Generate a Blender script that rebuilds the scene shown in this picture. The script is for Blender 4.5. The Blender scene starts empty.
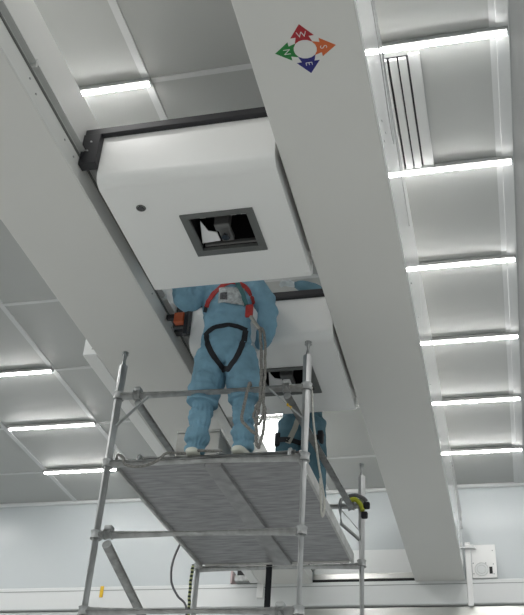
import bpy, bmesh, math, random
from mathutils import Vector, Matrix, noise
from mathutils.bvhtree import BVHTree
random.seed(4)
S = bpy.context.scene
COL = S.collection
PI = math.pi

# ------------------------------------------------------------------ materials
def mat(name, col, rough=0.5, metal=0.0, spec=0.5, noise_scale=0, noise_amt=0.0, bump=0.0, bump_scale=30,
        stretch=(1, 1, 1), coat=0.0, alpha=None):
    m = bpy.data.materials.new(name); m.use_nodes = True
    nt = m.node_tree; b = nt.nodes['Principled BSDF']
    b.inputs['Base Color'].default_value = (*col, 1)
    b.inputs['Roughness'].default_value = rough
    b.inputs['Metallic'].default_value = metal
    b.inputs['Specular IOR Level'].default_value = spec
    b.inputs['Coat Weight'].default_value = coat
    if noise_amt or bump:
        tc = nt.nodes.new('ShaderNodeTexCoord'); mp = nt.nodes.new('ShaderNodeMapping')
        mp.inputs['Scale'].default_value = stretch
        nt.links.new(tc.outputs['Object'], mp.inputs['Vector'])
    if noise_amt:
        n = nt.nodes.new('ShaderNodeTexNoise'); n.inputs['Scale'].default_value = noise_scale
        n.inputs['Detail'].default_value = 5
        nt.links.new(mp.outputs['Vector'], n.inputs['Vector'])
        r = nt.nodes.new('ShaderNodeValToRGB')
        r.color_ramp.elements[0].position = 0.3; r.color_ramp.elements[1].position = 0.7
        r.color_ramp.elements[0].color = (*[max(0, c * (1 - noise_amt)) for c in col], 1)
        r.color_ramp.elements[1].color = (*[min(1, c * (1 + noise_amt)) for c in col], 1)
        nt.links.new(n.outputs['Fac'], r.inputs['Fac'])
        nt.links.new(r.outputs['Color'], b.inputs['Base Color'])
    if bump:
        n2 = nt.nodes.new('ShaderNodeTexNoise'); n2.inputs['Scale'].default_value = bump_scale
        n2.inputs['Detail'].default_value = 3
        nt.links.new(mp.outputs['Vector'], n2.inputs['Vector'])
        bp = nt.nodes.new('ShaderNodeBump'); bp.inputs['Strength'].default_value = bump
        bp.inputs['Distance'].default_value = 0.01
        nt.links.new(n2.outputs['Fac'], bp.inputs['Height'])
        nt.links.new(bp.outputs['Normal'], b.inputs['Normal'])
    return m

def emit(name, col, strength):
    m = bpy.data.materials.new(name); m.use_nodes = True
    b = m.node_tree.nodes['Principled BSDF']
    b.inputs['Base Color'].default_value = (*col, 1)
    b.inputs['Emission Color'].default_value = (*col, 1)
    b.inputs['Emission Strength'].default_value = strength
    return m

LAMP = 30.0
M = {}
M['ceiling'] = mat('ceiling_panel', (.425, .435, .425), .45, noise_scale=.6, noise_amt=.03)
M['perforated'] = mat('perforated_panel', (.42, .425, .42), .5)
M['grid'] = mat('grid_bar', (.60, .61, .61), .4)
M['wall'] = mat('wall_panel', (.60, .64, .655), .3, noise_scale=.5, noise_amt=.03)
M['ledge'] = mat('wall_ledge', (.78, .795, .795), .35)
M['groove'] = mat('groove_grey', (.35, .36, .36), .6)
M['steel'] = mat('brushed_steel', (.62, .62, .60), .28, metal=1.0, noise_scale=6, noise_amt=.12, stretch=(.3, 1, 1))
M['dark'] = mat('dark_gap', (.012, .012, .013), .6)
M['floor'] = mat('epoxy_floor', (.73, .73, .71), .35, noise_scale=1.2, noise_amt=.04)
M['beam'] = mat('beam_paint', (.73, .725, .70), .4, noise_scale=.8, noise_amt=.015)
M['beamgloss'] = mat('beam_gloss_panel', (.88, .89, .885), .06, spec=.15)
M['beamside'] = mat('beam_side_panel', (.74, .745, .73), .3)
M['rail'] = mat('rail_aluminium', (.68, .69, .68), .3, metal=.3)
M['white'] = mat('white_paint', (.88, .88, .87), .3, noise_scale=.9, noise_amt=.012)
M['black'] = mat('black_frame', (.018, .018, .022), .45)
M['frame'] = mat('window_frame_grey', (.16, .165, .16), .45, metal=.3)
M['plate_shine'] = mat('bright_plate', (.86, .87, .88), .3)  # diffuse near-white stands in for the bright reflection on the plate
M['lens'] = mat('dark_lens', (.03, .03, .035), .1, coat=.5)
M['mech'] = mat('mechanism_grey', (.15, .15, .148), .4, metal=.2)
M['galv'] = mat('galvanised_tube', (.56, .57, .57), .34, metal=.45, noise_scale=14, noise_amt=.22, stretch=(1, 1, .35), bump=.12, bump_scale=60)
M['galvd'] = mat('worn_tube', (.36, .37, .37), .42, metal=.4, noise_scale=16, noise_amt=.25)
M['collar'] = mat('collar_steel', (.42, .43, .43), .4, metal=.4, noise_scale=20, noise_amt=.25)
M['deck'] = mat('deck_underside', (.31, .31, .32), .38, metal=.3, noise_scale=5, noise_amt=.30, stretch=(1.1, 6.5, 1), bump=.25, bump_scale=9)
M['deckrail'] = mat('deck_side_rail', (.50, .50, .49), .4, metal=.5, noise_scale=9, noise_amt=.2)
M['decktop'] = mat('deck_plywood', (.10, .095, .09), .7)
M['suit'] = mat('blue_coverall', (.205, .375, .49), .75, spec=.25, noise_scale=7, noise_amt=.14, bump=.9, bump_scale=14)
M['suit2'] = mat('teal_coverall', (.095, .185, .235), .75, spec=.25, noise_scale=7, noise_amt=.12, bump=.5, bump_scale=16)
M['skin'] = mat('skin', (.55, .36, .27), .5)
M['eye'] = mat('eye_dark', (.03, .02, .02), .2)
M['mask'] = mat('face_mask', (.70, .78, .82), .7)
M['glove'] = mat('glove', (.62, .68, .70), .55)
M['shoe'] = mat('shoe_white', (.74, .75, .66), .55)
M['red'] = mat('red_strap', (.42, .035, .03), .6, noise_scale=60, noise_amt=.15)
M['strapblk'] = mat('black_strap', (.012, .013, .018), .65)
M['greenstrap'] = mat('green_strap', (.06, .17, .18), .65)
M['pocket'] = mat('clear_pocket', (.46, .49, .50), .18, noise_scale=45, noise_amt=.35)
M['pink'] = mat('pink_grey', (.55, .43, .43), .5)
M['channel'] = mat('deck_channel', (.34, .34, .345), .4, metal=.35, noise_scale=9, noise_amt=.2)
M['badge'] = mat('badge_dark', (.10, .10, .11), .5, noise_scale=90, noise_amt=.6)
M['hook'] = mat('hook_steel', (.45, .43, .40), .35, metal=.8)
M['rope'] = mat('grey_rope', (.23, .225, .21), .85, noise_scale=80, noise_amt=.35, bump=.6, bump_scale=120)
M['pale'] = mat('pale_webbing', (.50, .49, .45), .8, noise_scale=60, noise_amt=.15)
M['tan'] = mat('tan_webbing', (.40, .39, .34), .8)
M['yellow'] = mat('yellow_webbing', (.52, .55, .04), .6)
M['tag'] = mat('yellow_tag', (.80, .50, .02), .5)
M['orange'] = mat('orange_box', (.46, .09, .025), .45)
M['cable'] = mat('grey_cable', (.16, .16, .17), .55)
M['cred'] = mat('arrow_red', (.38, .012, .022), .5)
M['corange'] = mat('arrow_orange', (.62, .13, .03), .5)
M['cblue'] = mat('arrow_blue', (.012, .012, .17), .5)
M['cgreen'] = mat('arrow_green', (.01, .20, .035), .5)
M['cwhite'] = mat('letter_white', (.75, .75, .73), .5)
M['lampbody'] = mat('lamp_housing', (.34, .345, .34), .5)
M['soft'] = emit('added_panel_glow', (.97, 1.0, .99), 1.1)  # weak glow of the added ceiling panel
M['lamp'] = emit('lamp_diffuser', (1.0, .99, .97), LAMP)
# yellow-green / black striped earth cable
def stripes(name, c1, c2, scale):
    m = bpy.data.materials.new(name); m.use_nodes = True; nt = m.node_tree
    b = nt.nodes['Principled BSDF']; tc = nt.nodes.new('ShaderNodeTexCoord'); w = nt.nodes.new('ShaderNodeTexWave')
    w.bands_direction = 'Z'; w.inputs['Scale'].default_value = scale; w.inputs['Distortion'].default_value = 1.5
    r = nt.nodes.new('ShaderNodeValToRGB'); r.color_ramp.interpolation = 'CONSTANT'
    r.color_ramp.elements[0].color = (*c1, 1); r.color_ramp.elements[1].color = (*c2, 1); r.color_ramp.elements[1].position = .55
    nt.links.new(tc.outputs['Object'], w.inputs['Vector']); nt.links.new(w.outputs['Fac'], r.inputs['Fac'])
    nt.links.new(r.outputs['Color'], b.inputs['Base Color']); b.inputs['Roughness'].default_value = .55
    return m
M['striped'] = stripes('striped_cable', (.02, .03, .02), (.42, .46, .22), 9)
# perforated ceiling panel: fine dot pattern
def dots(m, col, dark, sc):
    nt = m.node_tree; b = nt.nodes['Principled BSDF']
    tc = nt.nodes.new('ShaderNodeTexCoord'); v = nt.nodes.new('ShaderNodeTexVoronoi')
    v.inputs['Scale'].default_value = sc; v.inputs['Randomness'].default_value = 0
    nt.links.new(tc.outputs['Object'], v.inputs['Vector'])
    r = nt.nodes.new('ShaderNodeValToRGB'); r.color_ramp.elements[0].color = (*dark, 1); r.color_ramp.elements[1].color = (*col, 1)
    r.color_ramp.elements[0].position = .22; r.color_ramp.elements[1].position = .32
    nt.links.new(v.outputs['Distance'], r.inputs['Fac']); nt.links.new(r.outputs['Color'], b.inputs['Base Color'])
dots(M['perforated'], (.46, .465, .46), (.16, .16, .16), 22)

# ------------------------------------------------------------------ mesh helpers
def bm_box(bm, x0, x1, y0, y1, z0, z1, bev=0.0, seg=1):
    t = bmesh.new()
    bmesh.ops.create_cube(t, size=1)
    for v in t.verts:
        v.co = Vector((x0 + (v.co.x + .5) * (x1 - x0), y0 + (v.co.y + .5) * (y1 - y0), z0 + (v.co.z + .5) * (z1 - z0)))
    if bev:
        bmesh.ops.bevel(t, geom=list(t.edges), offset=bev, segments=seg, affect='EDGES', profile=.5)
    merge(bm, t)

def merge(bm, t):
    me = bpy.data.meshes.new('tmp'); t.to_mesh(me); t.free(); bm.from_mesh(me); bpy.data.meshes.remove(me)

def frame_of(d):
    d = d.normalized()
    up = Vector((0, 0, 1)) if abs(d.z) < .9 else Vector((1, 0, 0))
    a = d.cross(up).normalized(); b = a.cross(d).normalized()
    return a, b

def bm_tube(bm, pts, r, n=12, cap=True, flat=None):
    """tube along pts; r a number or a list; flat = (ra, rb) multipliers"""
    pts = [Vector(p) for p in pts]
    rs = r if isinstance(r, (list, tuple)) else [r] * len(pts)
    rings = []; a0 = None
    for i, p in enumerate(pts):
        d = (pts[min(i + 1, len(pts) - 1)] - pts[max(i - 1, 0)])
        if d.length < 1e-9: d = Vector((0, 0, 1))
        d.normalize()
        if a0 is None: a, b = frame_of(d)
        else:
            a = (a0 - d * a0.dot(d))
            a = a.normalized() if a.length > 1e-6 else frame_of(d)[0]
            b = a.cross(d) * -1
            b = d.cross(a)
        a0 = a
        f = flat or (1, 1)
        rings.append([bm.verts.new(p + a * (math.cos(2 * PI * k / n) * rs[i] * f[0]) + b * (math.sin(2 * PI * k / n) * rs[i] * f[1])) for k in range(n)])
    for i in range(len(rings) - 1):
        for k in range(n):
            bm.faces.new((rings[i][k], rings[i][(k + 1) % n], rings[i + 1][(k + 1) % n], rings[i + 1][k]))
    if cap:
        bm.faces.new(rings[0][::-1]); bm.faces.new(rings[-1])

def bm_loft(bm, rings, n=20):
    """rings: (cx,cy,cz,rx,ry) horizontal ellipses"""
    vs = []
    for (cx, cy, cz, rx, ry) in rings:
        vs.append([bm.verts.new((cx + rx * math.cos(2 * PI * k / n), cy + ry * math.sin(2 * PI * k / n), cz)) for k in range(n)])
    for i in range(len(vs) - 1):
        for k in range(n):
            bm.faces.new((vs[i][k], vs[i][(k + 1) % n], vs[i + 1][(k + 1) % n], vs[i + 1][k]))
    bm.faces.new(vs[0][::-1]); bm.faces.new(vs[-1])

def bm_ball(bm, c, r, sc=(1, 1, 1), sub=2):
    t = bmesh.new(); bmesh.ops.create_icosphere(t, subdivisions=sub, radius=r)
    for v in t.verts: v.co = Vector((v.co.x * sc[0] + c[0], v.co.y * sc[1] + c[1], v.co.z * sc[2] + c[2]))
    merge(bm, t)

def bm_disc(bm, c, axis, r, h, n=24):
    c = Vector(c); axis = Vector(axis).normalized()
    bm_tube(bm, [c - axis * h / 2, c + axis * h / 2], r, n)

def smooth_path(pts, k=6):
    pts = [Vector(p) for p in pts]; out = []
    for i in range(len(pts) - 1):
        p0 = pts[max(i - 1, 0)]; p1 = pts[i]; p2 = pts[i + 1]; p3 = pts[min(i + 2, len(pts) - 1)]
        for j in range(k):
            t = j / k
            out.append(.5 * ((2 * p1) + (-p0 + p2) * t + (2 * p0 - 5 * p1 + 4 * p2 - p3) * t * t + (-p0 + 3 * p1 - 3 * p2 + p3) * t ** 3))
    out.append(pts[-1]); return out

def origin_of(o):
    v = Vector((0, 0, 0))
    while o is not None: v += o.location; o = o.parent
    return v

def obj(name, bm, m, parent=None, smooth=None, origin=None, label=None):
    """link bm (world coordinates) as one mesh object"""
    if parent is not None: off = origin_of(parent)
    elif origin is not None: off = Vector(origin)
    else: off = Vector((0, 0, 0))
    bmesh.ops.recalc_face_normals(bm, faces=list(bm.faces))
    for v in bm.verts: v.co -= off
    me = bpy.data.meshes.new(name); bm.to_mesh(me); bm.free()
    o = bpy.data.objects.new(name, me)
    for mm in (m if isinstance(m, list) else [m]): me.materials.append(mm)
    if smooth:
        for p in me.polygons: p.use_smooth = True
        if smooth != 'all':
            me.set_sharp_from_angle(angle=math.radians(smooth))
    COL.objects.link(o)
    if parent is not None: o.parent = parent
    else: o.location = off
    if label: o['label'] = label
    return o

def thing(name, label, cat, loc, group=None):
    o = bpy.data.objects.new(name, None); COL.objects.link(o); o.location = loc; o.empty_display_size = .1
    o['label'] = label; o['category'] = cat
    if group: o['group'] = group
    return o

def tag(o, label, cat, group=None):
    o['label'] = label; o['category'] = cat
    if group: o['group'] = group
    return o

def struct(name, bm, m, smooth=None):
    o = obj(name, bm, m, smooth=smooth); o['kind'] = 'structure'; return o

def box_obj(name, dims, m, parent=None, bev=0.0, **k):
    bm = bmesh.new(); bm_box(bm, *dims, bev, 2 if bev else 1)
    return obj(name, bm, m, parent, **k)

def tube_obj(name, pts, r, m, parent=None, n=12, flat=None, **k):
    bm = bmesh.new(); bm_tube(bm, pts, r, n, flat=flat)
    return obj(name, bm, m, parent, smooth=40, **k)

def copy_tree(o, loc, label):
    r = o.copy(); COL.objects.link(r); r.location = loc; r['label'] = label
    for ch in list(o.children):
        c = ch.copy(); COL.objects.link(c); c.parent = r
        for g in list(ch.children):
            d = g.copy(); COL.objects.link(d); d.parent = c
    return r

# ------------------------------------------------------------------ the room
HC = 7.12; YW = 12.73
X0, X1, Y0 = -9.2, 4.4, -4.0
bm = bmesh.new(); bm_box(bm, X0 - .2, X1 + .2, Y0 - .2, YW + .2, -.2, 0); struct('floor', bm, M['floor'])
bm = bmesh.new(); bm_box(bm, X0 - .2, X1 + .2, Y0 - .2, YW + .2, HC, HC + .2)
ceil = struct('ceiling', bm, M['ceiling'])
bm = bmesh.new(); bm_box(bm, X0 - .2, X1 + .2, YW, YW + .2, 0, HC); struct('wall_far', bm, M['wall'])
bm = bmesh.new(); bm_box(bm, X0 - .2, X1 + .2, Y0 - .2, Y0, 0, HC); struct('wall_near', bm, M['wall'])
bm = bmesh.new(); bm_box(bm, X0 - .2, X0, Y0, YW, 0, HC); struct('wall_left', bm, M['wall'])
bm = bmesh.new(); bm_box(bm, X1, X1 + .2, Y0, YW, 0, HC); struct('wall_right', bm, M['wall'])
# ceiling grid
GY = [4.79 + 1.37 * k for k in range(-5, 6)]
GX = [-7.6, -6.3, -5.0, -3.7, -2.4, -1.1, .24, 1.6, 2.9]
bm = bmesh.new()
for x in GX: bm_box(bm, x - .03, x + .03, Y0, YW, HC - .012, HC + .01)
for y in GY: bm_box(bm, X0, .21, y - .022, y + .022, HC - .010, HC + .01)
struct('trim_1', bm, M['grid'])
bm = bmesh.new()                                   # perforated ceiling bay on the right
bm_box(bm, .35, 1.55, Y0, YW, HC - .006, HC + .01); struct('trim_2', bm, M['perforated'])
bm = bmesh.new(); bm_box(bm, .255, .35, Y0, YW, HC - .02, HC + .01, .004)    # wide edge bar of the right bay
struct('trim_3', bm, M['grid'])
# wall-ceiling cove, ledge and strips on the far wall
bm = bmesh.new(); bm_box(bm, X0, X1, YW - .05, YW, HC - .05, HC, .01); struct('trim_4', bm, M['ledge'])
bm = bmesh.new(); bm_box(bm, X0, X1, 12.5, YW, 5.40, 5.715, .012, 2); struct('trim_5', bm, M['ledge'])
bm = bmesh.new(); bm_box(bm, X0, X1, 12.495, 12.51, 5.655, 5.663); struct('trim_6', bm, M['groove'])
bm = bmesh.new(); bm_box(bm, -3.1, X1, 12.56, YW, 5.16, 5.385, .006); struct('trim_7', bm, M['steel'])
bm = bmesh.new(); bm_box(bm, X0, -3.1, 12.56, YW, 5.10, 5.385, .006); struct('trim_8', bm, M['ledge'])
bm = bmesh.new(); bm_box(bm, -2.54, -1.17, 12.60, YW, 5.83, 6.18, .006); struct('trim_9', bm, M['ledge'])
bm = bmesh.new(); bm_box(bm, -2.54, -1.17, 12.56, YW, 5.765, 5.845, .006); struct('trim_10', bm, M['steel'])
bm = bmesh.new(); bm_box(bm, -2.54, -1.17, 12.53, YW, 5.715, 5.755); struct('trim_11', bm, M['dark'])

# ------------------------------------------------------------------ ceiling lamps
def make_lamp(x0, x1, y, label):
    t = thing('ceiling_lamp', label, 'lamp', (x0, y, HC - .02), 'linear ceiling lamps')
    bm = bmesh.new(); bm_box(bm, x0, x1, y - .040, y + .024, HC - .045, HC - .008, .004)
    obj('housing', bm, M['lampbody'], t)
    bm = bmesh.new(); n = 10; r0 = .03                   # rounded opal diffuser under the housing
    prof = [(-.018, 0)] + [(-.018 * math.cos(PI * k / n), -.019 * math.sin(PI * k / n) - .002) for k in range(n + 1)] + [(.018, 0)]
    vs = [[bm.verts.new((x, y + a, HC - .045 + b)) for a, b in prof] for x in (x0 + .012, x1 - .012)]
    for k in range(len(prof) - 1): bm.faces.new((vs[0][k], vs[0][k + 1], vs[1][k + 1], vs[1][k]))
    bm.faces.new(vs[0]); bm.faces.new(vs[1][::-1]); bm.faces.new((vs[0][0], vs[1][0], vs[1][-1], vs[0][-1]))
    obj('diffuser', bm, M['lamp'], t)
    for xx in (x0 + .006, x1 - .006): box_obj('end_cap', (xx - .006, xx + .006, y - .026, y + .024, HC - .066, HC - .045), M['ledge'], t, .003)
    return t
ordr = ['first and nearest', 'second', 'third', 'fourth', 'fifth', 'sixth and farthest']
for k in range(6):
    make_lamp(-.86, .337, (4.83 + 1.37 * k) * .9911, 'lit ceiling lamp, %s of six right of the right beam' % ordr[k])
make_lamp(-3.56, -2.36, 4.83 * .9911, 'lit ceiling lamp showing between the two beams at the top, nearer than both boxes')
for k, w in ((1, 'hidden above the near white box'), (2, 'glowing beside the raised arm between the boxes'),
             (3, 'above the far white box'), (4, 'beyond the far white box, behind the legs'), (5, 'last one by the far wall')):
    make_lamp(-3.58, -2.38, (4.83 + 1.37 * k) * .9911, 'ceiling lamp between the beams, ' + w)
for k, w in ((3, 'nearest of three left of the left beam, cut by the picture edge'), (4, 'middle of three left of the left beam'),
             (5, 'farthest of three left of the left beam, behind a scaffold post')):
    make_lamp(-6.21 - (.10 if k == 5 else 0), -4.985 - (.12 if k == 5 else 0), (4.83 + 1.37 * k) * .9911, 'lit ceiling lamp, ' + w)
lp = thing('added_glow_panel', 'added flat glowing panel for the bright ceiling patch past the far box', 'lamp', (-3.0, 11, HC - .02))  # added glowing panel that makes the ceiling patch behind the legs bright
box_obj('panel_frame', (-3.62, -2.43, 10.42, 11.56, HC - .02, HC - .004), M['grid'], lp, .003)
box_obj('diffuser', (-3.60, -2.45, 10.44, 11.54, HC - .024, HC - .019), M['soft'], lp)
# the same room lamps outside the picture: area lights at their real places
ld = bpy.data.lights.new('room_lamp', 'AREA'); ld.shape = 'RECTANGLE'; ld.size = 1.2; ld.size_y = .06
ld.energy = LAMP * 1.2 * .06 * PI * 1.25; ld.color = (1, .99, .97)
def area(x, y):
    o = bpy.data.objects.new('room_lamp', ld); COL.objects.link(o); o.location = (x, y, HC - .06)
for k in range(-6, 6):
    y = 4.83 + 1.37 * k
    area(-8.3, y); area(2.3, y)
    if k < 0: area(-3.0, y); area(-.26, y)
    if k < 3: area(-5.64, y)

# ------------------------------------------------------------------ slot diffuser in the ceiling
v = thing('slot_vent', 'white linear slot air diffuser in the ceiling beside the right beam', 'vent', (-.6, 5.5, HC))
box_obj('backing', (-.80, -.36, 4.90, 6.10, HC - .012, HC - .002), M['black'], v)
for xx in (-.80, -.725, -.65, -.575, -.50, -.43):
    box_obj('slat', (xx - .029, xx + .029, 4.90, 6.10, HC - .04, HC - .012), M['grid'], v, .006)
box_obj('edge_bar', (-.385, -.30, 4.88, 6.14, HC - .03, HC - .004), M['grid'], v, .004)
box_obj('end_bar', (-.82, -.30, 6.10, 6.14, HC - .04, HC - .004), M['grid'], v, .003)

# ------------------------------------------------------------------ overhead beams
def screws(parent, spots, ax):
    for p in spots:
        bm = bmesh.new(); bm_disc(bm, p, ax, .008, .006, 10); obj('screw', bm, M['groove'], parent)
YE = 12.5
rb = thing('overhead_beam', 'long light grey overhead beam on the right carrying the coloured compass arrows', 'beam', (-.84, 5, 5.7), 'overhead beams')
bm = bmesh.new(); bm_box(bm, -1.167, -.525, Y0, YE, 5.70, 6.66, .006); obj('beam_body', bm, M['beam'], rb)
for ya, yb in ((Y0, 2.2), (2.204, 6.9), (6.904, 10.4), (10.404, YE)):
    box_obj('side_panel', (-.527, -.517, ya, yb, 5.70, 6.67), M['beamgloss'], rb, label='glossy white side panel of the beam')

screws(rb, [(-.516, y, z) for y, z in ((4.3, 5.86), (4.5, 5.95), (4.42, 5.80), (6.0, 5.82), (6.5, 5.84), (7.6, 5.84), (8.6, 5.85), (8.75, 5.9), (9.5, 5.84), (10.6, 5.85), (11.5, 5.9), (12.2, 5.84))], (1, 0, 0))
cb = [(-.510, 3.5, 6.42), (-.508, 4.1, 6.38), (-.506, 4.6, 6.22), (-.505, 4.86, 6.20), (-.506, 4.88, 6.3), (-.507, 4.6, 6.40), (-.508, 4.2, 6.50), (-.51, 3.5, 6.56)]
tube_obj('cable', smooth_path(cb, 5), .0035, M['groove'], rb, 8)
tube_obj('cable', smooth_path([(-.508, 4.35, 6.55), (-.506, 5.2, 6.38), (-.507, 5.9, 6.30)], 6), .003, M['groove'], rb, 8)
for z, ya in ((6.30, 10.2), (6.42, 10.6), (6.53, 10.0)):
    tube_obj('cable', [(-.508, ya, z), (-.508, YE - .2, z + .02)], .0035, M['rail'], rb, 8)
bm = bmesh.new(); bm_box(bm, -.50, -.43, YE - .03, YE - .005, 5.36, 6.20, .004)
obj('end_plate', bm, M['white'], rb)
bm = bmesh.new(); bm_box(bm, -.52, -.36, YE - .08, YE - .03, 6.105, 6.118, .003); bm_box(bm, -.50, -.38, YE - .06, YE - .03, 6.115, 6.16, .01)
obj('bracket', bm, M['rail'], rb)

lb = thing('overhead_beam', 'long light grey overhead beam on the left, running above the scaffold posts', 'beam', (-2.9, 5, 5.7), 'overhead beams')
bm = bmesh.new(); bm_box(bm, -3.255, -2.545, Y0, YE, 5.70, 6.31, .006); obj('beam_body', bm, M['beam'], lb)
box_obj('lower_flange', (-2.547, -2.538, Y0, YE, 5.70, 5.855), M['beamside'], lb, .002)
box_obj('upper_panel', (-2.547, -2.538, Y0, YE, 5.95, 6.312), M['beamside'], lb, .002)
for za, zb_ in ((5.855, 5.872), (5.93, 5.95)): box_obj('guide_rail', (-2.546, -2.53, Y0, YE, za, zb_), M['frame'], lb)
box_obj('rail_back', (-2.547, -2.540, Y0, YE, 5.872, 5.93), M['beamside'], lb)
bm = bmesh.new(); bm_tube(bm, [(-2.522, Y0, 5.902), (-2.522, YE, 5.902)], .024, 14); obj('conduit', bm, M['rail'], lb, smooth=40)
for y in (3.5, 6.0, 7.5, 9.2): box_obj('conduit_clip', (-2.545, -2.496, y - .01, y + .01, 5.873, 5.932), M['rail'], lb, .004)
screws(lb, [(-2.536, y, z) for y, z in ((3.52, 5.80), (3.62, 5.77), (4.05, 5.80), (4.2, 5.79), (5.8, 5.8), (6.3, 5.8))], (1, 0, 0))
bm = bmesh.new(); bm_box(bm, -3.295, -3.205, YE - .03, YE - .002, 5.51, 5.9, .004); obj('end_plate', bm, M['white'], lb)
# side duct bolted along the left beam
sd = thing('side_duct', 'narrow pale duct fixed along the outer edge of the left beam', 'duct', (-3.3, 6.5, 5.7))
bm = bmesh.new(); bm_box(bm, -3.385, -3.258, 6.48, YE - .05, 5.702, 6.1, .004); obj('duct_body', bm, M['white'], sd)
box_obj('end_cap', (-3.383, -3.260, 6.465, 6.481, 5.705, 6.09), M['ledge'], sd, .002)
screws(sd, [(-3.30, 6.463, 5.76)], (0, 1, 0))

# ------------------------------------------------------------------ compass sticker under the right beam
cs = thing('compass_sticker', 'ring of four coloured compass arrows lettered N E S W under the right beam', 'sticker', (-.842, 3.52, 5.7))
def arrow(dirx, diry, L0, m, letter, ang):
    # plan in metres, (u) outward, (s) sideways ; the plane is the beam's underside
    k = L0 / .170; c = Vector((-.842, 3.52, 0)); d = Vector((dirx, diry, 0)); s = Vector((-diry, dirx, 0))
    bm = bmesh.new(); P = {}
    def vv(u, w):
        if (u, w) not in P: P[(u, w)] = bm.verts.new(c + d * (u * k) + s * w + Vector((0, 0, 5.6985)))
        return P[(u, w)]
    def face(*q): bm.faces.new([vv(*p) for p in q])
    for g in (1, -1):
        face((.170, 0), (.086, g * .066), (.086, g * .036)); face((.170, 0), (.086, g * .036), (.086, 0))
        face((.086, 0), (.086, g * .036), (.044, g * .050)); face((.086, 0), (.044, g * .050), (.060, g * .024)); face((.086, 0), (.060, g * .024), (.064, 0))
    ex = bmesh.ops.extrude_face_region(bm, geom=list(bm.faces))
    for v in [g for g in ex['geom'] if isinstance(g, bmesh.types.BMVert)]: v.co.z += .0012
    a = obj('arrow', bm, m, cs, label=letter)
    cu = bpy.data.curves.new('letter', 'FONT'); cu.body = letter[-1]; cu.size = .056; cu.align_x = 'CENTER'; cu.align_y = 'CENTER'
    cu.extrude = .0008; cu.offset = -.0006
    to = bpy.data.objects.new('tmp', cu); COL.objects.link(to)
    dg = bpy.context.evaluated_depsgraph_get(); me = bpy.data.meshes.new_from_object(to.evaluated_get(dg))
    bpy.data.objects.remove(to)
    bm = bmesh.new(); bm.from_mesh(me); bpy.data.meshes.remove(me)
    ctr = c + d * (.100 * k)
    ca, sa = math.cos(ang), math.sin(ang)
    for v in bm.verts:
        u, w, z = v.co
        u, w = u * ca - w * sa, u * sa + w * ca          # turned in the viewer's plane (right = +X, up = -Y seen from below)
        v.co = Vector((ctr.x + u, ctr.y - w, 5.6982 + z))
    obj('letter', bm, M['cwhite'], a)
arrow(0, -1, .177, M['cred'], 'red arrow lettered W', 0)
arrow(1, 0, .173, M['corange'], 'orange arrow lettered S', -PI / 2)
arrow(0, 1, .176, M['cblue'], 'blue arrow lettered E', -PI / 2)
arrow(-1, 0, .172, M['cgreen'], 'green arrow lettered N', PI / 2)

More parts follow.
